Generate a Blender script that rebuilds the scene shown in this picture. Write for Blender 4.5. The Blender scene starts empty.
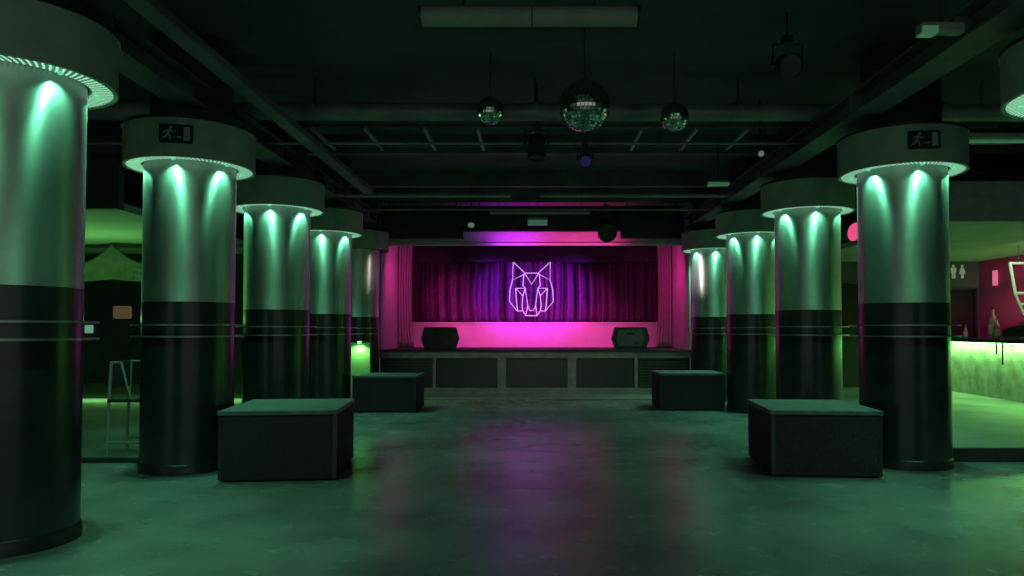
import bpy, bmesh, math, random
from mathutils import Vector, Matrix
random.seed(7)
C = bpy.context.scene
COL = C.collection
PI = math.pi
R = math.radians

# ------------------------------------------------------------------ camera, world, light, exposure
cam_d = bpy.data.cameras.new('camera')
cam = bpy.data.objects.new('camera', cam_d); COL.objects.link(cam)
cam.location = (0, 0, 1.4)
cam.rotation_euler = (R(90 + 1.65), 0, 0)
cam_d.sensor_fit = 'HORIZONTAL'; cam_d.sensor_width = 36.0
cam_d.lens = 750 / 1024 * 36.0
cam_d.shift_x = -23 / 1024
cam_d.shift_y = 21.5 / 1024
cam_d.clip_end = 200
C.camera = cam

w = bpy.data.worlds.new('world'); C.world = w; w.use_nodes = True
bg = w.node_tree.nodes['Background']
bg.inputs[0].default_value = (0.85, 1.0, 0.9, 1); bg.inputs[1].default_value = 0.04

C.view_settings.view_transform = 'Standard'
C.view_settings.look = 'None'
C.view_settings.gamma = 1.0
C.view_settings.use_curve_mapping = False
C.view_settings.exposure = 0.0
try:
    C.cycles.use_denoising = True
    C.cycles.sample_clamp_indirect = 3.0
    C.cycles.max_bounces = 8
    C.cycles.blur_glossy = 0.5
    C.cycles.caustics_reflective = False
except Exception:
    pass

def area(name, loc, target, size, size_y, power, color, spread=180):
    d = bpy.data.lights.new(name, 'AREA'); d.shape = 'RECTANGLE'
    d.size = size; d.size_y = size_y; d.energy = power; d.color = color; d.spread = R(spread)
    o = bpy.data.objects.new(name, d); COL.objects.link(o); o.location = loc
    o.rotation_euler = (Vector(target) - Vector(loc)).to_track_quat('-Z', 'Y').to_euler()
    return o

def spot(name, loc, target, power, color, angle=60, blend=.6, radius=.05):
    d = bpy.data.lights.new(name, 'SPOT'); d.energy = power; d.color = color
    d.spot_size = R(angle); d.spot_blend = blend; d.shadow_soft_size = radius
    o = bpy.data.objects.new(name, d); COL.objects.link(o); o.location = loc
    o.rotation_euler = (Vector(target) - Vector(loc)).to_track_quat('-Z', 'Y').to_euler()
    return o

GREEN = (0.10, 1.0, 0.42)
TEAL = (0.22, 1.0, 0.56)
# dim room wash from behind the camera
area('room_wash_light', (0, -4.0, 3.9), (0, 7, 2.2), 14, 1.0, 32, (0.36, 1.0, 0.55))
area('ceiling_fill_light', (0, -4.6, 1.4), (0, 5, 4.4), 20, 2.4, 44, (0.95, 0.95, 0.93))  # added unseen fill, lifts the dark ceiling and podium fronts
# two added spots without fittings, brightening floor patches in the aisles
spot('aisle_fill_light', (-2.1, 3.5, 4.2), (-2.7, 4.7, 0), 85, (0.26, 1.0, 0.52), 52, 1)
spot('aisle_fill_light', (2.6, 4.6, 4.2), (3.3, 5.2, 0), 85, (0.26, 1.0, 0.54), 52, 1)
spot('stage_front_fill', (0, 12.3, 3.5), (0, 15.8, .3), 85, (0.85, 1.0, 0.80), 85, 1)  # added spot without fitting, brightens the fascia and floor centre
spot('column_white_light', (1.9, 15.0, 3.2), (3.45, 15.5, 2.55), 100, (1.0, 0.85, 0.88), 32, 1)
spot('column_white_light', (-2.0, 15.0, 3.2), (-3.45, 15.5, 2.55), 22, (1.0, 0.75, 0.70), 32, 1)
# magenta stage light battens hung behind the header
area('stage_batten_light', (0, 17.6, 3.0), (0, 19.05, 1.0), 4.4, .15, 44, (1.0, 0.042, 0.46), 75)
area('stage_side_light', (-2.4, 16.9, 3.0), (-3.36, 18.0, 2.2), .3, .3, 7, (1.0, 0.035, 0.42), 130)
area('stage_side_light', (2.4, 16.9, 3.0), (3.36, 18.0, 2.2), .3, .3, 7, (1.0, 0.03, 0.38), 130)
spot('stage_purple_light', (-2.3, 17.3, 3.0), (-.5, 19.5, 2.2), 800, (0.38, 0.02, 1.0), 52, 1)
spot('stage_purple_light', (2.3, 17.3, 3.0), (.3, 19.5, 2.2), 700, (0.48, 0.02, 1.0), 52, 1)
spot('stage_magenta_light', (2.8, 17.6, 2.6), (1.2, 19.5, 2.2), 150, (1.0, 0.03, 0.6), 45, 1)
spot('stage_magenta_light', (-2.8, 17.6, 2.6), (-2.2, 19.5, 2.2), 90, (1.0, 0.05, 0.5), 50, 1)
# upward strip washing the header
area('header_pink_light', (.9, 16.1, 3.2), (.9, 16.5, 3.55), 1.9, .05, 5, (1.0, 0.04, 0.42), 140)
area('header_purple_light', (-.45, 16.1, 3.2), (-.45, 16.5, 3.55), .9, .05, 5, (0.6, 0.02, 1.0), 140)
# bar area
area('bar_ceiling_fill', (9.2, 14.0, 1.5), (9.2, 14.0, 3.0), .2, 5, 12, (0.25, 1.0, 0.18))  # added up-light without fitting, greens the lowered bar ceiling
spot('bar_wall_pink_light', (8.9, 12.9, 2.7), (9.9, 14.9, 2.0), 200, (1.0, 0.05, 0.40), 55, 1)
area('left_ceiling_light', (-7.5, 12.0, 1.6), (-7.5, 11.7, 3.0), 3, .2, 26, (0.25, 1.0, 0.22))

# ------------------------------------------------------------------ materials
def mat(name, col, rough=.5, metal=0, emit=None, es=0, noise=0, nscale=6, bump=0, bscale=40, aniso=0, spec=None, coat=0):
    m = bpy.data.materials.new(name); m.use_nodes = True
    nt = m.node_tree; b = nt.nodes['Principled BSDF']
    b.inputs['Base Color'].default_value = (*col, 1)
    b.inputs['Roughness'].default_value = rough
    b.inputs['Metallic'].default_value = metal
    if spec is not None: b.inputs['Specular IOR Level'].default_value = spec
    if coat: b.inputs['Coat Weight'].default_value = coat; b.inputs['Coat Roughness'].default_value = .12
    if emit: b.inputs['Emission Color'].default_value = (*emit, 1); b.inputs['Emission Strength'].default_value = es
    tc = nt.nodes.new('ShaderNodeTexCoord')
    if noise:
        n = nt.nodes.new('ShaderNodeTexNoise'); n.inputs['Scale'].default_value = nscale; n.inputs['Detail'].default_value = 6
        nt.links.new(tc.outputs['Object'], n.inputs['Vector'])
        r = nt.nodes.new('ShaderNodeMapRange')
        r.inputs[1].default_value = .3; r.inputs[2].default_value = .7
        r.inputs[3].default_value = 1 - noise; r.inputs[4].default_value = 1 + noise
        nt.links.new(n.outputs[0], r.inputs[0])
        mx = nt.nodes.new('ShaderNodeVectorMath'); mx.operation = 'SCALE'; mx.inputs[0].default_value = col
        nt.links.new(r.outputs[0], mx.inputs['Scale']); nt.links.new(mx.outputs[0], b.inputs['Base Color'])
    if bump:
        n = nt.nodes.new('ShaderNodeTexNoise'); n.inputs['Scale'].default_value = bscale; n.inputs['Detail'].default_value = 4
        nt.links.new(tc.outputs['Object'], n.inputs['Vector'])
        bp = nt.nodes.new('ShaderNodeBump'); bp.inputs['Strength'].default_value = bump; bp.inputs['Distance'].default_value = .02
        nt.links.new(n.outputs[0], bp.inputs['Height']); nt.links.new(bp.outputs[0], b.inputs['Normal'])
    if aniso:
        b.inputs['Anisotropic'].default_value = aniso
        t = nt.nodes.new('ShaderNodeTangent'); t.direction_type = 'RADIAL'; t.axis = 'Z'
        nt.links.new(t.outputs[0], b.inputs['Tangent']); b.inputs['Anisotropic Rotation'].default_value = .25
    return m

M = {}
M['steel'] = mat('brushed_steel', (.62, .70, .64), .45, .78, noise=.12, nscale=3, aniso=.8)
M['black_gloss'] = mat('black_lacquer', (.028, .031, .029), .28, 0, noise=.3, nscale=5, coat=.1)
M['black_matte'] = mat('black_paint', (.04, .038, .04), .7, 0, noise=.3)
M['carpet_black'] = mat('black_carpet_covering', (.055, .030, .040), .9, 0, noise=.35, nscale=60, bump=.4, bscale=250)
M['podium_top'] = mat('grey_podium_top', (.15, .155, .16), .55, 0, noise=.25, nscale=12)
M['drum'] = mat('grey_drum_paint', (.36, .46, .38), .55, 0, noise=.15, nscale=4)
M['trim'] = mat('steel_trim', (.35, .36, .35), .4, .8)
M['dark_metal'] = mat('dark_metal', (.06, .06, .06), .4, .6, noise=.2)
M['beam'] = mat('dark_beam_paint', (.14, .135, .13), .65, 0, noise=.4, nscale=2)
M['ceiling'] = mat('black_ceiling_paint', (.105, .09, .097), .85, 0, noise=.15, nscale=1.5, bump=.3, bscale=8)
M['bulkhead'] = mat('grey_bulkhead_paint', (.38, .38, .37), .7, 0, noise=.2)
M['duct'] = mat('grey_duct', (.24, .25, .23), .5, .2, noise=.35, nscale=2)
M['lamp_housing'] = mat('pale_lamp_housing', (.34, .38, .33), .45, 0, noise=.1)
M['wall_dark'] = mat('dark_wall_paint', (.05, .055, .055), .7, 0, noise=.3, nscale=2)
M['wall_teal'] = mat('grey_teal_wall_paint', (.10, .13, .13), .7, 0, noise=.2, nscale=2)
M['wall_pale'] = mat('pale_wall_paint', (.45, .46, .42), .7, 0, noise=.1, nscale=2)
M['wall_pink_tint'] = mat('wall_pink_light_tint', (.42, .035, .20), .6, 0, noise=.15, nscale=3)  # colour of the pink light painted into a pale wall
M['door'] = mat('black_door', (.012, .011, .012), .6, 0)
M['stage_wall'] = mat('pale_stage_plaster', (.62, .58, .58), .6, 0, noise=.08, nscale=3, bump=.1)
M['stage_panel'] = mat('grey_stage_fascia', (.30, .29, .28), .55, 0, noise=.25, nscale=4)
M['grille'] = mat('dark_grille', (.13, .125, .12), .5, .3)
M['curtain'] = mat('purple_velvet', (.13, .06, .12), .85, 0, noise=.2, nscale=10)
M['neon'] = mat('lilac_neon', (.2, .15, .2), .4, 0, emit=(.58, .30, .66), es=1.15)
M['led_green'] = mat('green_led_strip', (.3, .9, .4), .5, 0, emit=(.14, 1, .22), es=4)
M['white'] = mat('white_plastic', (.7, .72, .68), .5)
M['rubber'] = mat('black_rubber', (.02, .02, .02), .8)
M['mirror'] = mat('mirror_glass', (.75, .8, .77), .06, 1.0)

def floor_mat(name, col, rlo, rhi):
    m = bpy.data.materials.new(name); m.use_nodes = True
    nt = m.node_tree; b = nt.nodes['Principled BSDF']; L = nt.links
    tc = nt.nodes.new('ShaderNodeTexCoord')
    n1 = nt.nodes.new('ShaderNodeTexNoise'); n1.inputs['Scale'].default_value = .8; n1.inputs['Detail'].default_value = 5; n1.inputs['Roughness'].default_value = .55
    L.new(tc.outputs['Object'], n1.inputs['Vector'])
    cr = nt.nodes.new('ShaderNodeValToRGB')
    e = cr.color_ramp.elements; e[0].position = .15; e[1].position = .75; cr.color_ramp.interpolation = 'EASE'
    e[0].color = (col[0] * .3, col[1] * .3, col[2] * .3, 1); e[1].color = (*col, 1)
    L.new(n1.outputs[0], cr.inputs[0]); L.new(cr.outputs[0], b.inputs['Base Color'])
    n2 = nt.nodes.new('ShaderNodeTexNoise'); n2.inputs['Scale'].default_value = 2.3; n2.inputs['Detail'].default_value = 6
    L.new(tc.outputs['Object'], n2.inputs['Vector'])
    r = nt.nodes.new('ShaderNodeMapRange'); r.inputs[1].default_value = .1; r.inputs[2].default_value = .9
    r.inputs[3].default_value = rlo; r.inputs[4].default_value = rhi
    L.new(n2.outputs[0], r.inputs[0]); L.new(r.outputs[0], b.inputs['Roughness'])
    n3 = nt.nodes.new('ShaderNodeTexNoise'); n3.inputs['Scale'].default_value = 14; n3.inputs['Detail'].default_value = 3
    L.new(tc.outputs['Object'], n3.inputs['Vector'])
    bp = nt.nodes.new('ShaderNodeBump'); bp.inputs['Strength'].default_value = .05; bp.inputs['Distance'].default_value = .01
    L.new(n3.outputs[0], bp.inputs['Height']); L.new(bp.outputs[0], b.inputs['Normal'])
    return m
M['floor'] = floor_mat('polished_concrete', (.38, .38, .37), .18, .34)
M['platform'] = floor_mat('worn_platform_vinyl', (.34, .34, .32), .4, .6)

M['platform_dark'] = floor_mat('dark_platform_vinyl', (.16, .17, .14), .5, .7)
def led_ring_mat():
    m = bpy.data.materials.new('led_ring_dots'); m.use_nodes = True
    nt = m.node_tree; b = nt.nodes['Principled BSDF']; L = nt.links
    b.inputs['Base Color'].default_value = (.3, .33, .31, 1); b.inputs['Metallic'].default_value = .6; b.inputs['Roughness'].default_value = .35
    tc = nt.nodes.new('ShaderNodeTexCoord'); s = nt.nodes.new('ShaderNodeSeparateXYZ'); L.new(tc.outputs['Object'], s.inputs[0])
    def mth(op, a, b_=None):
        n = nt.nodes.new('ShaderNodeMath'); n.operation = op
        for k, v in enumerate((a, b_)):
            if v is None: continue
            if isinstance(v, (int, float)): n.inputs[k].default_value = v
            else: L.new(v, n.inputs[k])
        return n.outputs[0]
    th = mth('ARCTAN2', s.outputs[1], s.outputs[0])
    rad = mth('SQRT', mth('ADD', mth('MULTIPLY', s.outputs[0], s.outputs[0]), mth('MULTIPLY', s.outputs[1], s.outputs[1])))
    ph = mth('ADD', mth('MULTIPLY', th, 84), mth('MULTIPLY', rad, 70))
    a = mth('SINE', ph)
    c = mth('SINE', mth('ADD', mth('MULTIPLY', th, 84), mth('MULTIPLY', rad, -150)))
    d = mth('GREATER_THAN', mth('ADD', a, mth('MULTIPLY', c, .35)), .25)
    st = mth('MULTIPLY', mth('ADD', d, .12), .75)
    b.inputs['Emission Color'].default_value = (.42, 1, .66, 1)
    L.new(st, b.inputs['Emission Strength'])
    return m
M['led_ring'] = led_ring_mat()
M['lamp_glow'] = mat('green_lamp_lens', (.2, .9, .5), .4, 0, emit=(.2, 1, .55), es=.5)

# ------------------------------------------------------------------ mesh helpers
def finish(name, bm, m, parent=None, smooth=False, loc=None, rot=None):
    bmesh.ops.recalc_face_normals(bm, faces=bm.faces)
    me = bpy.data.meshes.new(name); bm.to_mesh(me); bm.free()
    me.materials.append(M[m] if isinstance(m, str) else m)
    o = bpy.data.objects.new(name, me); COL.objects.link(o)
    if parent: o.parent = parent
    if loc: o.location = loc
    if rot: o.rotation_euler = rot
    if smooth:
        for p in me.polygons: p.use_smooth = True
        try: me.set_sharp_from_angle(angle=R(35))
        except Exception: pass
    return o

def box(bm, x0, x1, y0, y1, z0, z1, bev=0):
    t = bmesh.new()
    bmesh.ops.create_cube(t, size=1)
    for v in t.verts:
        v.co = ((x0 + x1) / 2 + v.co.x * (x1 - x0), (y0 + y1) / 2 + v.co.y * (y1 - y0), (z0 + z1) / 2 + v.co.z * (z1 - z0))
    if bev: bmesh.ops.bevel(t, geom=t.edges[:], offset=bev, segments=2, affect='EDGES', profile=.5)
    me = bpy.data.meshes.new('t'); t.to_mesh(me); t.free(); bm.from_mesh(me); bpy.data.meshes.remove(me)
    return bm

def lathe(bm, prof, n=64, closed=True, cx=0, cy=0):
    rings = []
    for r, z in prof:
        rings.append([bm.verts.new((cx + r * math.cos(2 * PI * k / n), cy + r * math.sin(2 * PI * k / n), z)) for k in range(n)] if r > 1e-6
                     else [bm.verts.new((cx, cy, z))])
    pairs = list(zip(rings, rings[1:])) + ([(rings[-1], rings[0])] if closed else [])
    for a, b in pairs:
        for k in range(n):
            q = (k + 1) % n
            if len(a) == 1 and len(b) == 1: continue
            if len(a) == 1: bm.faces.new((a[0], b[k], b[q]))
            elif len(b) == 1: bm.faces.new((a[k], a[q], b[0]))
            else: bm.faces.new((a[k], a[q], b[q], b[k]))
    return bm

def tube(bm, pts, r, n=10, closed=False):
    pts = [Vector(p) for p in pts]; rings = []
    N = len(pts)
    for i, p in enumerate(pts):
        if closed: d = pts[(i + 1) % N] - pts[i - 1]
        else: d = pts[min(i + 1, N - 1)] - pts[max(i - 1, 0)]
        d.normalize()
        up = Vector((0, 0, 1)) if abs(d.z) < .9 else Vector((0, 1, 0))
        a = d.cross(up).normalized(); b = a.cross(d).normalized()
        rr = r[i] if isinstance(r, (list, tuple)) else r
        rings.append([bm.verts.new(p + rr * (math.cos(2 * PI * k / n) * a + math.sin(2 * PI * k / n) * b)) for k in range(n)])
    pr = list(zip(rings, rings[1:])) + ([(rings[-1], rings[0])] if closed else [])
    for a, b in pr:
        for k in range(n): bm.faces.new((a[k], a[(k + 1) % n], b[(k + 1) % n], b[k]))
    if not closed: bm.faces.new(rings[0]); bm.faces.new(rings[-1][::-1])
    return bm

def prism(bm, outline, y0, y1, axis='y'):
    def P(a, b, c): return (a, c, b) if axis == 'y' else ((c, a, b) if axis == 'x' else (a, b, c))
    A = [bm.verts.new(P(a, b, y0)) for a, b in outline]; B = [bm.verts.new(P(a, b, y1)) for a, b in outline]
    bm.faces.new(A); bm.faces.new(B[::-1]); n = len(A)
    for k in range(n): bm.faces.new((A[k], A[(k + 1) % n], B[(k + 1) % n], B[k]))
    return bm

def thing(name, label, cat, loc=(0, 0, 0), rz=0, group=None):
    o = bpy.data.objects.new(name, None); COL.objects.link(o)
    o.location = loc; o.rotation_euler = (0, 0, rz); o['label'] = label; o['category'] = cat
    if group: o['group'] = group
    return o
def tag(o, label, cat, group=None, kind=None):
    o['label'] = label; o['category'] = cat
    if group: o['group'] = group
    if kind: o['kind'] = kind
    return o
def struct(name, bm, m, label=None, **k):
    o = finish(name, bm, m, **k); o['kind'] = 'structure'
    if label: o['label'] = label
    return o
def copy_tree(o, parent=None):
    c = o.copy(); COL.objects.link(c)
    if parent: c.parent = parent; c.matrix_parent_inverse = o.matrix_parent_inverse.copy()
    for ch in list(o.children): copy_tree(ch, c)
    return c
def nb(): return bmesh.new()

# ------------------------------------------------------------------ setting
CEIL = 4.4
struct('floor', box(nb(), -12, 12, -5, 21, -.1, 0), 'floor', 'polished grey concrete dance floor lit green')
struct('ceiling', box(nb(), -12, 12, -5, 21, CEIL, CEIL + .1), 'ceiling', 'black painted ceiling above the beams')
struct('wall_left', box(nb(), -11.1, -11, -5, 21, 0, CEIL), 'wall_dark')
struct('wall_right', box(nb(), 11, 11.1, -5, 21, 0, CEIL), 'wall_dark')
# wall left of the stage opening, and left bay
struct('wall_back_left', box(nb(), -11, -3.5, 16.35, 16.5, 0, CEIL), 'wall_dark', 'dark wall left of the stage')
b = nb(); box(b, 3.5, 6.6, 16.7, 16.85, 0, CEIL); box(b, 7.5, 9.15, 16.7, 16.85, 0, CEIL); box(b, 6.6, 7.5, 16.7, 16.85, 2.45, CEIL)
box(b, 9.15, 9.85, 16.7, 16.85, 2.35, CEIL); box(b, 9.85, 11, 16.7, 16.85, 0, CEIL)
struct('wall_back_right', b, 'wall_teal', 'grey teal wall with dark doorways beyond the right columns')
# side platforms
struct('floor_platform_right', box(nb(), 4.45, 11, 8.1, 16.7, 0, .15, .004), 'platform', 'raised floor in front of the bar')
struct('trim_1', box(nb(), 4.43, 11, 8.07, 8.1, 0, .145), 'black_matte', 'dark riser of the platform right of the columns')
struct('floor_platform_left', box(nb(), -11, -4.12, 8.03, 16.35, 0, .06, .004), 'platform_dark', 'raised floor left of the columns')
struct('trim_2', box(nb(), -11, -4.11, 8.0, 8.03, 0, .055), 'black_matte', 'dark riser of the platform left of the columns')
# lowered ceilings over the bays
struct('ceiling_bay_right', box(nb(), 5.8, 11, 10.7, 16.7, 2.95, 3.05), 'wall_pale', 'lowered ceiling over the bar lit green')
struct('trim_3', box(nb(), 5.78, 11, 10.55, 10.7, 2.95, 3.52), 'bulkhead', 'grey bulkhead in front of the lowered bar ceiling')
struct('ceiling_bay_left', box(nb(), -11, -5.3, 9.6, 16.35, 2.95, 3.05), 'wall_pale', 'lowered ceiling of the left bay lit green')
struct('trim_4', box(nb(), -11, -5.28, 9.45, 9.6, 2.95, 3.6), 'black_matte', 'black bulkhead in front of the left bay ceiling')
# back-bar wall, magenta light put into its base colour
struct('wall_bar', box(nb(), 9.9, 10.05, 9.5, 16.69, .15, 2.95), 'wall_pink_tint', 'back wall of the bar lit magenta')
# doors
for n, (x0, x1, h, base) in enumerate(((6.6, 7.5, 2.45, .15), (9.15, 9.85, 2.35, .15)), 1):
    d = struct('door_%d' % n, box(nb(), x0 + .05, x1 - .05, 16.78, 16.82, base, h - .05, .004), 'door', 'dark door in the far wall')
    f = nb(); box(f, x0, x0 + .05, 16.68, 16.84, base, h); box(f, x1 - .05, x1, 16.68, 16.84, base, h); box(f, x0, x1, 16.68, 16.84, h - .05, h)
    finish('door_frame', f, 'black_gloss', d)
    finish('door_handle', tube(nb(), [(x0 + .14, 16.72, 1.15), (x0 + .26, 16.72, 1.15)], .012), 'trim', d)

# ceiling joists and beams
k = 0
for y in (1.6, 3.3, 5.0, 11.4, 14.0, 15.6):
    k += 1
    struct('beam_joist_%d' % k, box(nb(), -11, 11, y, y + .16, 4.12, CEIL), 'beam', 'dark joist across the ceiling')
for n, (x, y0, name) in enumerate(((-3.42, -4.5, 'left'), (3.4, -4.5, 'right'))):
    b = nb()
    box(b, x - .15, x + .15, y0, 16.3, 3.62, 3.64); box(b, x - .15, x + .15, y0, 16.3, 3.84, 3.86); box(b, x - .02, x + .02, y0, 16.3, 3.64, 3.84)
    for q in range(11): box(b, x - .14, x + .14, -4 + q * 1.95, -3.98 + q * 1.95, 3.64, 3.84)
    struct('beam_' + name, b, 'beam', 'long dark steel beam running to the stage on the %s' % name)
# ------------------------------------------------------------------ columns
CR = .44
def make_column(phase):
    t = thing('column', '', 'column')
    b = nb(); lathe(b, [(CR, 1.69), (CR, 3.12), (CR - .02, 3.12), (CR - .02, 1.69)], 96)
    for z in (1.69,): pass
    finish('steel_cladding', b, 'steel', t, True)
    b = nb(); lathe(b, [(0, .1), (CR + .002, .1), (CR + .002, 1.69), (0, 1.69)], 96, False)
    finish('black_cladding', b, 'black_gloss', t, True)
    b = nb(); lathe(b, [(0, 0), (CR + .014, 0), (CR + .014, .075), (CR + .008, .09), (CR, .1), (0, .1)], 96, False)
    finish('base_ring', b, 'dark_metal', t, True)
    b = nb(); lathe(b, [(CR - .05, 3.45), (CR - .05, CEIL), (0, CEIL), (0, 3.45)], 48)
    finish('upper_shaft', b, 'black_matte', t, True)
    # thin drinks ledge with two slim rails
    b = nb(); lathe(b, [(CR + .003, 1.340), (.528, 1.340), (.528, 1.352), (CR + .003, 1.352)], 96)
    led = finish('ledge', b, 'black_gloss', t, True)
    for z, hh in ((1.338, .016), (1.452, .016)):
        b = nb(); lathe(b, [(.529, z), (.538, z), (.538, z + hh), (.529, z + hh)], 96)
        finish('ledge_rail', b, 'trim', led, True)
    for q in range(6):
        a = R(30 + 60 * q)
        b = nb(); tube(b, [(CR * math.cos(a), CR * math.sin(a), 1.46), (.532 * math.cos(a), .532 * math.sin(a), 1.46)], .005, 8)
        finish('rail_bracket', b, 'dark_metal', led, True)
    # drum
    b = nb(); lathe(b, [(.45, 3.1), (.60, 3.1), (.60, 3.075), (.63, 3.075), (.63, 3.45), (.61, 3.465), (.42, 3.465), (.42, 3.3), (.45, 3.3)], 96)
    dr = finish('drum', b, 'drum', t, True)
    b = nb(); lathe(b, [(.47, 3.082), (.599, 3.082), (.599, 3.0995), (.47, 3.0995)], 96)
    finish('led_ring', b, 'led_ring', dr, True)
    b = nb(); lathe(b, [(.618, 3.45), (.640, 3.45), (.640, 3.475), (.618, 3.475)], 96)
    finish('rim', b, 'dark_metal', dr, True)
    for q in range(6):
        a = R(phase + 60 * q)
        rr = .50
        x, y = rr * math.sin(a), -rr * math.cos(a)
        b = nb(); lathe(b, [(0, 3.066), (.014, 3.066), (.018, 3.07), (.018, 3.081), (0, 3.081)], 16, False, x, y)
        lp = finish('downlight', b, 'lamp_glow', dr, True)
        for off, pw, ang in ((0, .45, 130), (-.06, .16, 34), (.0, .2, 30), (.06, .16, 34)):
            key = (pw, ang)
            if key not in BEAMS:
                d = bpy.data.lights.new('downlight_beam', 'SPOT'); d.energy = LAMP * pw; d.color = TEAL
                d.spot_size = R(ang); d.spot_blend = 1.0; d.shadow_soft_size = .01; BEAMS[key] = d
            lo = bpy.data.objects.new('downlight_beam', BEAMS[key]); COL.objects.link(lo); lo.parent = dr
            tx, ty = math.cos(a), math.sin(a)
            p = Vector((x + tx * off, y + ty * off, 3.055)); lo.location = p
            kk = 1.12 if pw > .3 else .9
            tgt = Vector((x * kk + tx * off * 6, y * kk + ty * off * 6, 1.5))
            lo.rotation_euler = (tgt - p).to_track_quat('-Z', 'Y').to_euler()
    return t
LAMP = 54
BEAMS = {}
cl = make_column(6); cr = make_column(-4)
grp = 'steel clad columns with drum lampshades'
spots = [
 (cl, -3.54, 5.03, 'nearest left column, cut off by the left edge, half steel half black under a big drum'),
 (cl, -3.575, 7.75, 'left column with an exit sign on its drum, steel above and black below'),
 (cl, -3.60, 10.45, 'third column of the left row, directly behind the one with the exit sign'),
 (cl, -3.64, 13.00, 'fourth column of the left row, second from the stage, steel above black'),
 (cl, -3.70, 15.65, 'left column beside the stage opening, its right edge catching pink light'),
 (cr, 4.06, 5.30, 'nearest right column, only its drum edge showing at the right border'),
 (cr, 3.92, 7.98, 'right column with an exit sign on its drum, steel above and black below'),
 (cr, 3.86, 10.60, 'third column of the right row, directly behind the one with the exit sign'),
 (cr, 3.83, 13.20, 'fourth column of the right row, second from the stage, steel above black'),
 (cr, 3.71, 15.65, 'right column beside the stage opening with a white pink lit left side'),
]
used = set()
for src, x, y, lab in spots:
    o = src if id(src) not in used else copy_tree(src)
    used.add(id(src))
    o.location = (x, y, 0); o['label'] = lab; o['group'] = grp
    if lab.startswith('left column beside the stage'):      # its lamps are out
        for dr in o.children:
            for ch in list(dr.children):
                if ch.type == 'LIGHT': bpy.data.objects.remove(ch)
                elif ch.name.split('.')[0] in ('led_ring', 'downlight'):
                    ch.data = ch.data.copy(); ch.data.materials[0] = M['dark_metal']

# exit signs on the drums
def exit_sign(cx, cy, az, lab):
    a = R(az); n = Vector((math.sin(a), -math.cos(a), 0))
    t = thing('exit_sign', lab, 'sign', (cx + n.x * .655, cy + n.y * .655, 3.285), a, 'exit signs on the drums')
    finish('plate', box(nb(), -.15, .15, -.012, .012, -.09, .09, .004), 'black_gloss', t)
    m = 'sign_ink'
    b = nb()
    # running figure
    def limb(p, q, wd):
        p = Vector(p); q = Vector(q); d = (q - p).normalized(); s = Vector((-d.y, d.x)) * wd
        prism(b, [tuple(p + s), tuple(p - s), tuple(q - s), tuple(q + s)], -.017, -.0125)
    prism(b, [(-.045 + .014 * math.cos(2 * PI * k / 12), .058 + .014 * math.sin(2 * PI * k / 12)) for k in range(12)], -.017, -.0125)
    limb((-.052, .04), (-.075, -.005), .012)
    limb((-.055, .035), (-.02, .012), .006); limb((-.02, .012), (.0, .022), .005)
    limb((-.058, .035), (-.095, .025), .006); limb((-.095, .025), (-.11, .0), .005)
    limb((-.072, -.003), (-.045, -.03), .008); limb((-.045, -.03), (-.05, -.062), .006)
    limb((-.078, -.003), (-.092, -.04), .008); limb((-.092, -.04), (-.122, -.05), .006)
    finish('running_figure', b, m, t)
    b = nb(); limb((.0, -.035), (.035, -.035), .006); prism(b, [(.035, -.05), (.055, -.035), (.035, -.02)], -.017, -.0125)
    finish('arrow', b, m, t)
    finish('doorway_symbol', box(nb(), .07, .125, -.017, -.0125, -.065, .065), m, t)
M['sign_ink'] = mat('dull_sign_ink', (.42, .45, .42), .6)
exit_sign(-3.575, 7.75, 13, 'running man exit sign on the drum of the left column')
exit_sign(3.92, 7.98, -8, 'running man exit sign on the drum of the right column')

# ------------------------------------------------------------------ podium boxes
def podium(cx, cy, w_, d_, h_, rz, lab):
    t = thing('podium', lab, 'podium', (cx, cy, 0), rz, 'black podium boxes')
    finish('body', box(nb(), -w_ / 2, w_ / 2, -d_ / 2, d_ / 2, 0.015, h_ - .045, .008), 'carpet_black', t)
    finish('top', box(nb(), -w_ / 2 - .015, w_ / 2 + .015, -d_ / 2 - .015, d_ / 2 + .015, h_ - .044, h_, .008), 'podium_top', t)
    for sx in (-1, 1):
        for sy in (-1, 1):
            b = nb(); x = sx * w_ / 2; y = sy * d_ / 2
            prism(b, [(x + sx * .004, y + sy * .004), (x - sx * .03, y + sy * .004), (x - sx * .03, y), (x, y), (x, y - sy * .03), (x + sx * .004, y - sy * .03)], .02, h_ - .05, 'z')
            finish('corner_guard', b, 'dark_metal', t)
            finish('foot', box(nb(), x - sx * .09 - .03, x - sx * .09 + .03, y - sy * .09 - .03, y - sy * .09 + .03, 0, .016), 'rubber', t)
podium(-2.46, 7.62, 1.06, 1.2, .66, R(6), 'black podium box at the foot of the left column with exit sign')
podium(2.84, 7.78, 1.02, 1.15, .64, R(-5), 'black podium box at the foot of the right column with exit sign')
podium(-2.60, 13.45, 1.08, 1.0, .63, R(0), 'far left black podium box just before the stage')
podium(2.78, 13.75, 1.13, 1.0, .66, R(0), 'far right black podium box just before the stage')

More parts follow.
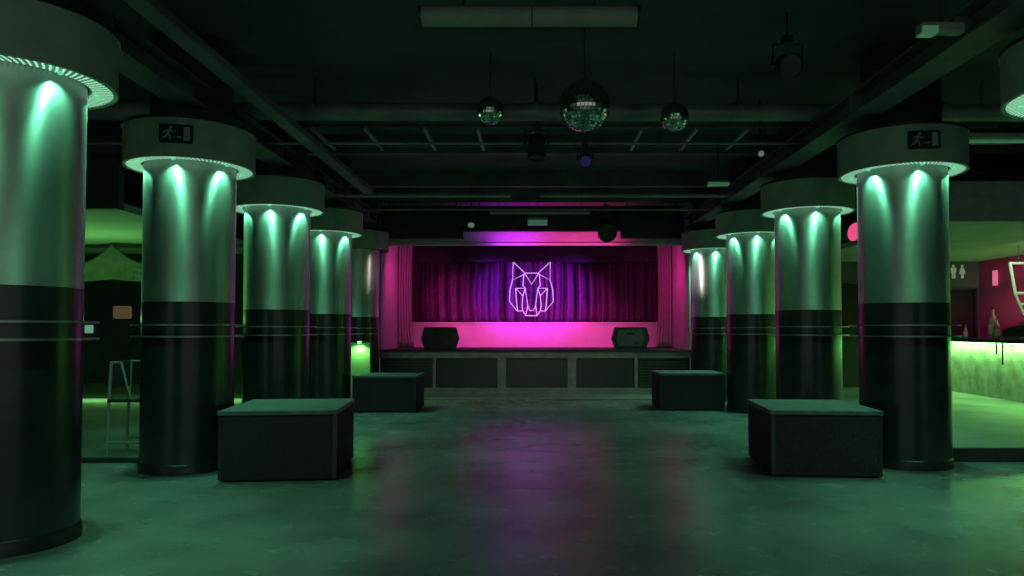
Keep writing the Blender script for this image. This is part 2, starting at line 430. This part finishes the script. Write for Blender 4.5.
# ------------------------------------------------------------------ stage
SY = 16.3; SH = .99
stage = thing('stage', 'raised stage with dark grille fascia at the end of the hall', 'stage', (0, SY, 0))
finish('deck', box(nb(), -3.45, 3.45, -.06, 3.6, SH - .035, SH, .004), 'black_matte', stage)
finish('fascia_band', box(nb(), -3.45, 3.45, -.02, .04, SH - .17, SH - .036), 'stage_panel', stage)
finish('base_band', box(nb(), -3.45, 3.45, -.02, .04, .0, .17), 'stage_panel', stage)
divs = [-3.42, -2.18, -.72, .80, 2.19, 3.42]
for i, x in enumerate(divs):
    wd = .09 if i in (2, 3) else .035
    finish('post', box(nb(), x - wd, x + wd, -.025, .04, .171, SH - .171), 'stage_panel', stage)
for i in range(5):
    x0, x1 = divs[i] + .1, divs[i + 1] - .1
    b = nb(); box(b, x0 - .05, x1 + .05, .06, .08, .172, SH - .172)
    if i in (0, 4):
        z = .2
        while z < SH - .2: box(b, x0, x1, .0, .045, z, z + .025); z += .065
    else:
        x = x0
        while x < x1: box(b, x, x + .02, .0, .05, .172, SH - .172); x += .048
    finish('grille', b, 'grille', stage)
tag(finish('stage_kickboard', box(nb(), -3.2, 3.1, 15.35, 16.26, 0, .03, .008), 'stage_panel'), 'low flat ledge on the floor along the stage front', 'ledge')

struct('wall_stage_left', box(nb(), -3.5, -3.36, 16.35, 20.2, SH, CEIL), 'stage_wall', 'pink lit left side wall of the stage')
struct('wall_stage_right', box(nb(), 3.36, 3.5, 16.35, 20.2, SH, CEIL), 'stage_wall', 'pink lit right side wall of the stage')
struct('wall_stage_back', box(nb(), -3.5, 3.5, 20.1, 20.2, 0, CEIL), 'wall_dark')
rs = thing('rear_riser', 'low pink lit wall at the back of the stage below the curtain', 'riser', (0, 19.05, SH))
finish('face', box(nb(), -3.34, 3.34, 0, .12, 0, .60, .004), 'stage_wall', rs)
finish('capping', box(nb(), -3.34, 3.34, -.02, .20, .60, .635, .004), 'white', rs)
# header
struct('wall_header', box(nb(), -3.5, 3.5, 16.5, 16.62, 3.32, CEIL), 'stage_wall', 'pink and purple lit header over the stage')
struct('trim_5', box(nb(), -3.5, 3.5, 16.42, 16.5, 3.28, 3.335), 'stage_wall', 'lower edge moulding of the stage header')
tag(finish('valance', box(nb(), -3.33, 3.33, 18.8, 18.88, 3.14, CEIL - .02), 'door'), 'plain black pelmet hanging above the stage curtain', 'valance')
for x0, x1, lab in ((-3.3, -1.55, 'black masking panel on the header left of the purple strip'), (1.85, 3.2, 'black masking panel on the header right of the pink strip')):
    t = thing('masking_panel', lab, 'panel', (0, 16.15, 0))
    finish('board', box(nb(), x0, x1, -.08, .08, 3.40, 4.1, .01), 'black_matte', t)
    for x in (x0 + .15, x1 - .15): finish('hanger', tube(nb(), [(x, 0, 4.1), (x, 0, CEIL)], .012), 'dark_metal', t)
t = thing('masking_panel', 'long black panel above the purple and pink lit strip of the header', 'panel', (0, 16.15, 0))
finish('board', box(nb(), -1.54, 1.84, -.05, .05, 3.55, 4.1, .01), 'black_matte', t)
for x in (-1.2, 1.5): finish('hanger', tube(nb(), [(x, 0, 4.1), (x, 0, CEIL)], .012), 'dark_metal', t)
M['drape_pale'] = mat('pale_drape', (.5, .42, .45), .85, 0, noise=.1)
# curtain
b = nb(); NX, NZ = 640, 14
rnd = random.Random(3)
ph = [rnd.uniform(0, 6.28) for _ in range(6)]
vs = []
for j in range(NZ + 1):
    v = j / NZ; row = []
    for i in range(NX + 1):
        u = i / NX; x = -3.3 + 6.6 * u
        sway = .05 * math.sin(7 * v + ph[0] + x * 1.3) * (1 - v)
        xx = x + sway
        f = math.sin(xx * 19 + 1.5 * math.sin(xx * 2.1 + ph[1]) + ph[2]) * (.65 + .35 * math.sin(xx * 3.3 + ph[3]))
        f += .35 * math.sin(xx * 43 + ph[4] + 2 * math.sin(xx * 1.7))
        amp = .10 + .05 * (1 - v)
        row.append(b.verts.new((x + sway * .6, 19.60 + amp * f, 1.62 + 2.3 * v)))
    vs.append(row)
for j in range(NZ):
    for i in range(NX): b.faces.new((vs[j][i], vs[j][i + 1], vs[j + 1][i + 1], vs[j + 1][i]))
cu = finish('stage_curtain', b, 'curtain', smooth=True)
cu.modifiers.new('thick', 'SOLIDIFY').thickness = .006
tag(cu, 'purple pleated curtain hanging across the back of the stage', 'curtain')
for sd, nm in ((-1, 'left'), (1, 'right')):
    b = nb(); rows = []
    for j in range(17):
        v = j / 16; row = []
        for i in range(61):
            u = i / 60
            wd = .34 - .05 * math.sin(PI * v) if v > .1 else .34
            x = 3.34 - wd * u
            row.append(b.verts.new((sd * x, 18.3 + .035 * math.sin(u * 34 + 2 * math.sin(3 * v)) + .25 * u, 1.0 + 2.9 * v)))
        rows.append(row)
    for j in range(16):
        for i in range(60): b.faces.new((rows[j][i], rows[j][i + 1], rows[j + 1][i + 1], rows[j + 1][i]))
    o = finish('side_drape', b, 'drape_pale', smooth=True); o.modifiers.new('thick', 'SOLIDIFY').thickness = .005
    tag(o, 'pale drape lit pink hanging at the %s end of the stage curtain' % nm, 'drape', 'stage side drapes')
# wolf head neon sign
def wolf():
    t = thing('wolf_sign', 'glowing lilac line drawn wolf head sign in front of the curtain', 'sign', (0, 19.22, .0))
    px = lambda x, y: (((500 + x / 7.2) - 535) * 19.22 / 750, 0, 1.4 + (331 - (250 + y / 7.2)) * 19.22 / 750)
    Ls = [[(95, 85), (180, 165), (275, 165), (362, 85)], [(95, 85), (90, 215), (172, 175)], [(362, 85), (360, 215), (283, 175)],
          [(176, 165), (228, 245), (280, 165)], [(172, 170), (165, 255)], [(283, 170), (290, 255)],
          [(90, 215), (72, 285), (68, 370), (125, 440), (165, 437)], [(360, 215), (380, 285), (384, 370), (325, 440), (290, 437)],
          [(112, 275), (122, 400), (128, 440)], [(342, 275), (332, 400), (326, 440)],
          [(112, 275), (182, 275), (200, 400), (215, 435), (240, 435), (256, 400), (272, 275), (342, 275)],
          [(118, 280), (165, 330), (158, 400), (165, 437)], [(336, 280), (290, 330), (297, 400), (290, 437)],
          [(165, 255), (182, 275)], [(290, 255), (272, 275)],
          [(165, 437), (185, 472), (268, 472), (290, 437)], [(200, 400), (185, 472)], [(256, 400), (268, 472)], [(182, 275), (165, 330)], [(272, 275), (290, 330)]]
    for ln in Ls:
        finish('neon_tube', tube(nb(), [px(*p) for p in ln], .013, 8), 'neon', t, True)
    b = nb()
    for x in (-.45, .1): box(b, x, x + .02, .02, .04, 1.66, 2.9)
    finish('support_frame', b, 'dark_metal', t)
wolf()
# wedge monitors
def wedge(x, rz, lab, grm):
    t = thing('stage_monitor', lab, 'speaker', (x, 16.95, SH), rz, 'wedge monitors on the stage edge')
    b = nb()
    out = [(-.34, 0), (.34, 0), (.43, .24), (.36, .5), (-.36, .5), (-.43, .24)]
    A = [b.verts.new((a, -.24 - .0 * c, c)) for a, c in out]
    B = [b.verts.new((a * .96, .24 - .28 * (c / .5), c)) for a, c in out]
    b.faces.new(A); b.faces.new(B[::-1])
    for k in range(6): b.faces.new((A[k], A[(k + 1) % 6], B[(k + 1) % 6], B[k]))
    bmesh.ops.bevel(b, geom=b.edges[:], offset=.012, segments=2, affect='EDGES')
    finish('cabinet', b, 'black_matte', t)
    b = nb(); prism(b, [(-.27, .08), (.27, .08), (.30, .24), (.27, .44), (-.27, .44), (-.30, .24)], -.256, -.243)
    finish('grille', b, grm, t)
    b = nb(); tube(b, [(-.09, -.257, .36), (-.08, -.285, .36), (.08, -.285, .36), (.09, -.257, .36)], .012, 8)
    finish('handle', b, 'dark_metal', t)
    b = nb(); box(b, .1, .2, -.265, -.256, .12, .18)
    finish('connector_plate', b, 'black_gloss', t)
M['monitor_grille'] = mat('grey_monitor_grille', (.13, .13, .13), .55, .2)
wedge(-2.13, R(4), 'black wedge stage monitor on the left of the stage edge', 'black_matte')
wedge(2.15, R(-6), 'black wedge stage monitor with greyish panel on the right of the stage edge', 'monitor_grille')

# green lit cabinet beside stage
t = thing('light_cabinet', 'bright green glowing panel cabinet left of the stage', 'light', (-3.45, 14.72, 0))
finish('case', box(nb(), -.24, .24, .0, .22, 0, 1.2, .006), 'black_matte', t)
M['green_panel'] = mat('lit_green_panel', (.30, .55, .25), .6)
finish('panel', box(nb(), -.2, .22, -.02, -.001, .1, 1.17), 'green_panel', t)
b = nb(); lathe(b, [(0, 1.16), (.03, 1.16), (.035, 1.2), (0, 1.2)], 16, False, .03, -.1)
lp = finish('lamp', b, 'led_green', t)
finish('lamp_arm', tube(nb(), [(.03, -.1, 1.2), (.03, .05, 1.215)], .01), 'dark_metal', t)
spot('panel_light', (-3.42, 14.60, 1.13), (-3.45, 14.72, .4), 14, (.4, 1, .3), 160, .8, .03)

# ------------------------------------------------------------------ ceiling fittings
def rod(name, p, q, r, m, lab, cat, group=None):
    return tag(finish(name, tube(nb(), [p, q], r, 12), m, smooth=True), lab, cat, group)
# ventilation duct across
t = thing('ventilation_duct', 'long grey ventilation duct crossing the ceiling behind the mirror balls', 'duct', (0, 8.8, 4.0))
finish('duct_body', tube(nb(), [(-6.8, 0, 0), (9.5, 0, -.03)], .10, 24), 'duct', t, True)
for x in (-5, -2.6, 0, 2.4, 4.8, 7.2):
    finish('duct_collar', tube(nb(), [(x - .03, 0, 0), (x + .03, 0, 0)], .112, 24), 'duct', t, True)
    finish('hanger', tube(nb(), [(x, 0, .1), (x, 0, .4)], .008), 'dark_metal', t)
tag(finish('cable_trunking', box(nb(), -2.8, -2.64, -4, 12.2, 3.64, 3.72, .01), 'beam'), 'dark flat trunking running lengthwise along the ceiling left of centre', 'trunking')
rod('pipe', (-6, 9.45, 3.78), (6, 9.45, 3.78), .018, 'duct', 'thin pipe crossing behind the big mirror ball', 'pipe')
rod('pipe', (-3.5, 12.7, 3.7), (-.42, 12.7, 3.7), .03, 'lamp_housing', 'pale thin pipe across the ceiling on the left before the stage', 'pipe')
rod('pipe', (.1, 12.7, 3.7), (3.55, 12.7, 3.7), .03, 'lamp_housing', 'pale thin pipe across the ceiling on the right before the stage', 'pipe')
rod('pipe', (-3.2, 13.9, 3.66), (3.2, 13.9, 3.66), .02, 'duct', 'dim grey pipe between the pale pipes and the stage header', 'pipe')
t = thing('strip_lamp', 'thin pale tube above the centre of the stage header', 'lamp', (.1, 14.5, 3.7))
finish('tube', tube(nb(), [(-.97, 0, 0), (.96, 0, 0)], .035, 12), 'lamp_housing', t, True)
for x in (-.8, .8): finish('hanger', tube(nb(), [(x, 0, .03), (x, 0, CEIL - 3.7)], .008), 'dark_metal', t)
for i, x in enumerate((-2.87, -2.19, -1.43, -.74, -.02, 1.38, 2.09, 2.75)):
    wl = ['leftmost', 'second from the left', 'third from the left', 'fourth from the left', 'fifth from the left, behind the big mirror ball', 'third from the right', 'second from the right', 'rightmost'][i]
    tag(finish('ceiling_bar', box(nb(), x - .018, x + .018, 9.6, 10.7, 3.99, 4.03), 'lamp_housing'), 'short pale ceiling bar, %s' % wl if i == 4 else 'short pale ceiling bar pointing at the stage, %s of its row' % wl, 'bar', 'short bars on the ceiling')
b = nb()
for y in (9.65, 10.65): box(b, -6, 6, y - .02, y + .02, 4.035, 4.075)
tag(finish('ceiling_rail', b, 'beam'), 'pair of dark rails carrying the short ceiling bars', 'rail')
# tubular lamp near camera
t = thing('tube_lamp', 'long unlit tubular lamp at the top centre of the ceiling', 'lamp', (0, 6.2, 4.03))
for a, c in ((-.95, -.03), (-.02, .855)):
    finish('tube', tube(nb(), [(a, 0, 0), (c, 0, 0)], .082, 24), 'lamp_housing', t, True)
for x in (-.955, .86):
    finish('end_cap', tube(nb(), [(x - .012, 0, 0), (x + .012, 0, 0)], .088, 24), 'dark_metal', t, True)
for x in (-.6, .5): finish('hanger', tube(nb(), [(x, 0, .08), (x, 0, .37)], .01), 'dark_metal', t)
# mirror balls
def ball_mat():
    m = mat('mirror_tiles', (.70, .78, .70), .16, 1.0)
    return m
M['mirror_tiles'] = ball_mat()
M['dark_tile'] = mat('dark_grout', (.03, .03, .03), .6)
def mirror_ball(x, y, z, r, lab, rows):
    t = thing('mirror_ball', lab, 'mirror ball', (x, y, z), 0, 'mirror balls')
    b = nb(); bmesh.ops.create_uvsphere(b, u_segments=32, v_segments=20, radius=r * .975)
    finish('core', b, 'dark_tile', t, True)
    b = nb(); rn = random.Random(int(r * 1000))
    for i in range(rows):
        p0 = PI * i / rows; p1 = PI * (i + 1) / rows; pm = (p0 + p1) / 2
        n = max(4, int(2 * rows * math.sin(pm)))
        for k in range(n):
            t0 = 2 * PI * (k + .06) / n; t1 = 2 * PI * (k + .94) / n
            q0 = p0 + (p1 - p0) * .06; q1 = p1 - (p1 - p0) * .06
            vv = [Vector((math.sin(p) * math.cos(a), math.sin(p) * math.sin(a), math.cos(p))) * r for p, a in ((q0, t0), (q0, t1), (q1, t1), (q1, t0))]
            c = sum(vv, Vector()) / 4
            rot = Matrix.Rotation(rn.gauss(0, .035), 3, Vector((rn.random() - .5, rn.random() - .5, rn.random() - .5)).normalized())
            b.faces.new([b.verts.new(c + rot @ (q - c)) for q in vv])
    finish('mirror_tiles', b, 'mirror_tiles', t)
    finish('top_cap', lathe(nb(), [(0, r * .93), (r * .16, r * .95), (r * .16, r * 1.06), (0, r * 1.1)], 20, False), 'dark_metal', t, True)
    finish('chain', tube(nb(), [(0, 0, r * 1.09), (0, 0, CEIL - z)], .006, 6), 'dark_metal', t)
mirror_ball(.48, 7.2, 3.58, .25, 'largest mirror ball hanging in the centre', 22)
mirror_ball(-.48, 8.0, 3.77, .15, 'small mirror ball left of the large one', 16)
mirror_ball(1.50, 8.0, 3.70, .155, 'small mirror ball right of the large one', 16)
# moving head lamps etc.
def stage_light(x, y, z, s, lab, lens='lens_dark', tilt=35, name='spot_light', rz=0):
    t = thing(name, lab, 'stage light', (x, y, z), rz)
    b = nb(); lathe(b, [(0, .16 * s), (.075 * s, .15 * s), (.10 * s, .08 * s), (.11 * s, -.12 * s), (.115 * s, -.15 * s), (.10 * s, -.15 * s), (.10 * s, -.12 * s), (0, -.12 * s)], 28, False)
    hd = finish('head', b, 'black_matte', t, True); hd.rotation_euler = (R(-tilt), 0, 0)
    b = nb(); lathe(b, [(0, -.128 * s), (.098 * s, -.128 * s), (.098 * s, -.121 * s), (0, -.121 * s)], 28, False)
    finish('lens', b, lens, hd, True)
    b = nb()
    tube(b, [(-.14 * s, 0, 0), (-.14 * s, 0, .2 * s), (.14 * s, 0, .2 * s), (.14 * s, 0, 0)], .013 * s, 8)
    finish('yoke', b, 'dark_metal', t, True)
    for sx in (-1, 1): finish('knob', tube(nb(), [(sx * .11 * s, 0, 0), (sx * .165 * s, 0, 0)], .022 * s, 12), 'dark_metal', t)
    finish('clamp', box(nb(), -.05 * s, .05 * s, -.04 * s, .04 * s, .2 * s, .28 * s, .005), 'dark_metal', t)
    finish('hanger', tube(nb(), [(0, 0, .28 * s), (0, 0, CEIL - z)], .012, 8), 'dark_metal', t)
M['lens_dark'] = mat('dark_lens', (.05, .055, .055), .12, 0)
M['lens_blue'] = mat('violet_lit_lens', (.1, .08, .3), .2, 0, emit=(.15, .12, .7), es=.04)
M['lens_white'] = mat('lit_lens', (.6, .7, .6), .2, 0, emit=(.55, .8, .65), es=.15)
M['lens_pink'] = mat('pink_lit_lens', (.8, .2, .4), .3, 0, emit=(1, .08, .30), es=.8)
stage_light(2.38, 7.0, 3.9, 1.0, 'dark round spotlight hanging left of the long beam, upper right', tilt=70)
stage_light(.02, 9.0, 3.62, 1.0, 'dark moving spotlight hanging left of the big mirror ball', tilt=10)
stage_light(.62, 9.2, 3.52, .7, 'spotlight with violet lens under the big mirror ball', 'lens_blue', tilt=60)
stage_light(-1.30, 15.3, 3.62, .7, 'spotlight with white lit lens left of the purple strip', 'lens_white', tilt=50)
stage_light(1.46, 15.3, 3.50, 1.7, 'large dark spotlight hanging before the right of the stage header', tilt=60)
stage_light(4.98, 12.0, 3.02, 1.5, 'pink glowing spotlight between the second and third right columns', 'lens_pink', tilt=75, rz=R(20))
stage_light(2.93, 9.7, 3.72, .4, 'small spotlight with a lit lens left of the right beam', 'lens_white', tilt=65)
# emergency lights / small fixtures
def bulkhead(name, x, y, z, wd, hg, dp, lab, lensw, rz=0):
    t = thing(name, lab, 'lamp', (x, y, z), rz)
    finish('housing', box(nb(), -wd / 2, wd / 2, -dp / 2, dp / 2, -hg / 2, hg / 2, min(hg, dp) * .25), 'lamp_housing', t)
    b = nb(); box(b, -wd / 2 + .01, -wd / 2 + lensw, -dp / 2 - .006, dp / 2 + .002, -hg / 2 - .006, hg * .1, .005)
    finish('lens', b, 'lens_dim', t)
    finish('hanger', tube(nb(), [(0, 0, hg / 2), (0, 0, CEIL - z)], .008), 'dark_metal', t)
M['lens_dim'] = mat('faint_lit_lens', (.5, .8, .6), .3, 0, emit=(.25, .9, .45), es=.08)
bulkhead('emergency_light', 3.06, 5.6, 3.68,   .34, .085, .10, 'small box emergency light near the top right', .13)
bulkhead('emergency_light', 2.8, 11.4, 3.66, .34, .07, .1, 'small glowing green bulkhead lamp before the right beam', .33)
bulkhead('emergency_light', .05, 14.65, 3.56, .4, .15, .1, 'dim green box lamp over the middle of the stage header', .39)
t = thing('fluorescent_lamp', 'green tinted fluorescent fitting right of the right exit sign', 'lamp', (5.9, 9.0, 3.72))
finish('tray', box(nb(), -.75, .9, -.07, .07, 0, .06, .008), 'lamp_housing', t)
finish('tube', tube(nb(), [(-.7, 0, -.03), (.85, 0, -.03)], .022, 12), 'lens_dim', t, True)
for x in (-.5, .6): finish('hanger', tube(nb(), [(x, 0, .06), (x, 0, CEIL - 3.72)], .008), 'dark_metal', t)

# ------------------------------------------------------------------ bar on the right
t = thing('bar_counter', 'long bar counter with a glowing green front on the right', 'bar', (8.72, 16.0, .15), math.atan2(.25, -2.9) - PI / 2 + PI)
# local x: outwards to the left (-x is customer side), local -y towards the camera
t.rotation_euler = (0, 0, -math.atan2(.22, 2.9))
M['bar_front'] = mat('worn_pale_bar_front', (.50, .52, .45), .6, 0, noise=.35, nscale=4, bump=.25, bscale=9)
finish('front_panel', box(nb(), 0, .08, -7, .5, 0, 1.02), 'bar_front', t)
finish('carcass', box(nb(), .081, .62, -7, .5, .02, 1.02), 'black_matte', t)
finish('counter_top', box(nb(), -.16, .70, -7.02, .52, 1.03, 1.10, .008), 'black_gloss', t)
finish('led_strip', box(nb(), -.05, -.005, -6.9, .45, 1.005, 1.028), 'led_green', t)
d = bpy.data.lights.new('bar_strip_light', 'AREA'); d.shape = 'RECTANGLE'; d.size = .08; d.size_y = 7.2; d.energy = 75; d.color = (.33, 1, .25)
lo = bpy.data.objects.new('bar_strip_light', d); COL.objects.link(lo); lo.parent = t; lo.location = (-.09, -3.2, 1.02); lo.rotation_euler = (0, R(-12), 0)
# bag and straps on the counter
t = thing('bag', 'black bag lying on the bar counter with straps hanging down', 'bag', (8.42, 13.0, 1.252))
b = nb(); bmesh.ops.create_uvsphere(b, u_segments=24, v_segments=14, radius=1)
for v in b.verts:
    n = math.sin(v.co.x * 5) * .08 + math.cos(v.co.y * 6 + v.co.x * 3) * .06
    z = max(v.co.z, -.55) + .55
    v.co = (v.co.x * .30, v.co.y * .24, z * .16 * (1 + n))
finish('body', b, 'carpet_black', t, True)
for y in (-.05, .12):
    finish('strap', tube(nb(), [(-.2, y, .12), (-.31, y, .03), (-.36, y - .01, -.05), (-.365, y - .01, -.38 + y)], .014, 8), 'carpet_black', t, True)
# bottles
M['bottle'] = mat('dark_bottle_glass', (.35, .30, .28), .12, 0, coat=.4)
M['label'] = mat('pale_bottle_label', (.6, .55, .5), .6)
def bottle(x, y, z, h, lab):
    t = thing('bottle', lab, 'bottle', (x, y, z), 0, 'bottles on the bar')
    r = h * .14
    finish('glass', lathe(nb(), [(0, 0), (r * .9, 0), (r, h * .03), (r, h * .55), (r * .75, h * .66), (r * .35, h * .76), (r * .32, h * .93), (0, h * .93)], 20, False), 'bottle', t, True)
    finish('cap', lathe(nb(), [(0, h * .931), (r * .38, h * .931), (r * .38, h), (0, h)], 16, False), 'black_gloss', t, True)
    finish('bottle_label', lathe(nb(), [(r * 1.01, h * .15), (r * 1.02, h * .15), (r * 1.02, h * .45), (r * 1.01, h * .45)], 20), 'label', t, True)
bottle(9.10, 14.9, 1.252, .62, 'tall pink lit bottle standing on the bar')
bottle(9.08, 14.75, 1.252, .40, 'shorter bottle next to the tall one on the bar')
bottle(8.95, 15.6, 1.252, .30, 'small bottle at the far end of the bar')
# glowing pink sign plate on the wall
M['pink_plate'] = mat('pink_lit_plate', (.8, .5, .6), .5, 0, emit=(1, .12, .38), es=.55)
tag(finish('wall_light', box(nb(), 9.86, 9.89, 16.0, 16.15, 2.38, 2.70, .006), 'pink_plate'), 'narrow upright pink glowing light on the magenta lit wall', 'light')
# white wire rack over the bar
t = thing('glass_rack', 'white tapered metal rack hanging over the bar at the right edge', 'rack', (8.9, 13.5, 0))
M['rack_white'] = mat('white_rack_paint', (.75, .8, .7), .5, 0)
def pr(x, y): return ((x - 535) * 13.5 / 750 - 8.9, 0, 1.4 + (331 - y) * 13.5 / 750)
finish('frame', tube(nb(), [pr(1011, 263), pr(1016, 295), pr(1024, 314), pr(1046, 314), pr(1054, 295), pr(1059, 263)], .028, 8), 'rack_white', t, True)
for y, a, c in ((263, 1010, 1060), (293, 1016, 1054), (304, 1020, 1050)):
    finish('crossbar', tube(nb(), [pr(a, y), pr(c, y)], .024, 8), 'rack_white', t, True)
for x in (1020, 1050): finish('hanger', tube(nb(), [pr(x, 263), (pr(x, 263)[0], 0, 2.95)], .008), 'dark_metal', t)
spot('rack_fill_light', (8.3, 12.6, 2.85), (8.9, 13.5, 2.2), 40, (.75, 1, .65), 100, .8)  # added unseen spot aimed at the rack to brighten it
# restroom sign
t = thing('restroom_sign', 'white man and woman restroom figures above a dark doorway', 'sign', (9.38, 16.68, 2.72))
def figure(name, x, skirt):
    b = nb()
    prism(b, [(x + .035 * math.cos(2 * PI * k / 14), .155 + .035 * math.sin(2 * PI * k / 14)) for k in range(14)], 0, .015)
    if skirt: prism(b, [(x - .04, .11), (x + .04, .11), (x + .08, -.05), (x + .03, -.05), (x + .03, -.17), (x - .03, -.17), (x - .03, -.05), (x - .08, -.05)], 0, .015)
    else: prism(b, [(x - .07, .11), (x + .07, .11), (x + .07, -.02), (x + .045, -.02), (x + .045, -.17), (x + .008, -.17), (x + .008, -.03), (x - .008, -.03), (x - .008, -.17), (x - .045, -.17), (x - .045, -.02), (x - .07, -.02)], 0, .015)
    finish(name, b, 'sign_white', t)
M['sign_white'] = mat('white_sign_acrylic', (.75, .78, .75), .5, 0, emit=(.6, .8, .7), es=.1)
figure('man_figure', -.06, False); figure('woman_figure', .17, True)
t.scale = (.85, 1, .85)

# ------------------------------------------------------------------ left bay
t = thing('high_chair', 'pale metal framed high chair beside the left column with exit sign', 'chair', (-4.39, 8.32, .06))
M['chair_frame'] = mat('pale_chair_frame', (.40, .42, .40), .4, .4)
for sy in (-.2, .2):
    finish('leg', tube(nb(), [(-.22, sy, 0), (-.21, sy, .58), (-.19, sy, 1.0)], .016, 10), 'chair_frame', t, True)
    finish('leg', tube(nb(), [(.2, sy, 0), (.19, sy, .57)], .016, 10), 'chair_frame', t, True)
    finish('arm_brace', tube(nb(), [(-.19, sy, 1.0), (-.08, sy, 1.0), (.02, sy, .6)], .014, 10), 'chair_frame', t, True)
    finish('foot_rail', tube(nb(), [(-.21, sy, .14), (.2, sy, .14)], .012, 8), 'chair_frame', t, True)
finish('foot_bar', tube(nb(), [(.2, -.2, .2), (.2, .2, .2)], .012, 8), 'chair_frame', t, True)
finish('seat', box(nb(), -.22, .22, -.22, .22, .57, .61, .012), 'black_matte', t)
finish('backrest', box(nb(), -.215, -.19, -.19, .19, .72, 1.01, .008), 'dark_metal', t)
# swagged valance
b = nb(); NN = 60; rows = []
for j in range(13):
    v = j / 12; row = []
    for i in range(NN + 1):
        x = -10 + 4.8 * i / NN
        ph_ = ((x + 7.35) / 1.2) % 1.0
        top = 2.94 - .36 * (math.sin(PI * ph_) ** .8)
        bot = 2.30 - .04 * math.sin(PI * ph_)
        z = top + (bot - top) * v
        y = 13.0 + .012 * math.sin(v * 22 + 3 * math.sin(PI * ph_)) * (1 - abs(2 * ph_ - 1)) + .03 * math.sin(x * 26) * v
        row.append(b.verts.new((x, y, z)))
    rows.append(row)
for j in range(12):
    for i in range(NN): b.faces.new((rows[j][i], rows[j][i + 1], rows[j + 1][i + 1], rows[j + 1][i]))
M['drape'] = mat('dark_drape', (.13, .15, .12), .85, 0, noise=.2)
o = finish('drape', b, 'drape', smooth=True); o.modifiers.new('thick', 'SOLIDIFY').thickness = .008
tag(o, 'dark fabric swag hanging under the green ceiling of the left bay', 'drape')
# signs on the left bay wall
struct('wall_bay_left', box(nb(), -11, -5.2, 15.0, 15.1, .06, 2.95), 'wall_dark', 'dark wall of the left bay')
M['amber'] = mat('dull_amber_sign', (.45, .33, .22), .6, 0, emit=(.5, .33, .18), es=.12)
tag(finish('wall_sign', box(nb(), -8.42, -8.06, 14.955, 14.99, 1.65, 1.90, .03), 'amber'), 'dim amber rectangular sign on the dark left bay wall', 'sign')
M['pale_glow'] = mat('pale_green_glow', (.4, .7, .5), .5, 0, emit=(.25, .6, .4), es=.45)
tag(finish('wall_switch', box(nb(), -8.98, -8.82, 14.955, 14.99, 1.36, 1.52, .01), 'pale_glow'), 'small pale green lit square on the dark wall beside the nearest left column', 'light')
# led at wall foot
t = thing('wall_light_strip', 'low dark strip light above the foot of the left bay wall', 'light', (-7.6, 14.9, .06))
finish('housing', box(nb(), -2.2, 2.2, -.05, .05, .28, .34, .006), 'dark_metal', t)
for x in (-2, 0, 2): finish('bracket', box(nb(), x - .02, x + .02, .02, .09, .2, .31), 'dark_metal', t)
d = bpy.data.lights.new('left_strip_light', 'AREA'); d.shape = 'RECTANGLE'; d.size = 4.2; d.size_y = .06; d.energy = 22; d.color = (.3, 1, .25); d.spread = R(140)
lo = bpy.data.objects.new('left_strip_light', d); COL.objects.link(lo); lo.parent = t; lo.location = (0, -.07, .27); lo.rotation_euler = (R(-25), 0, 0)
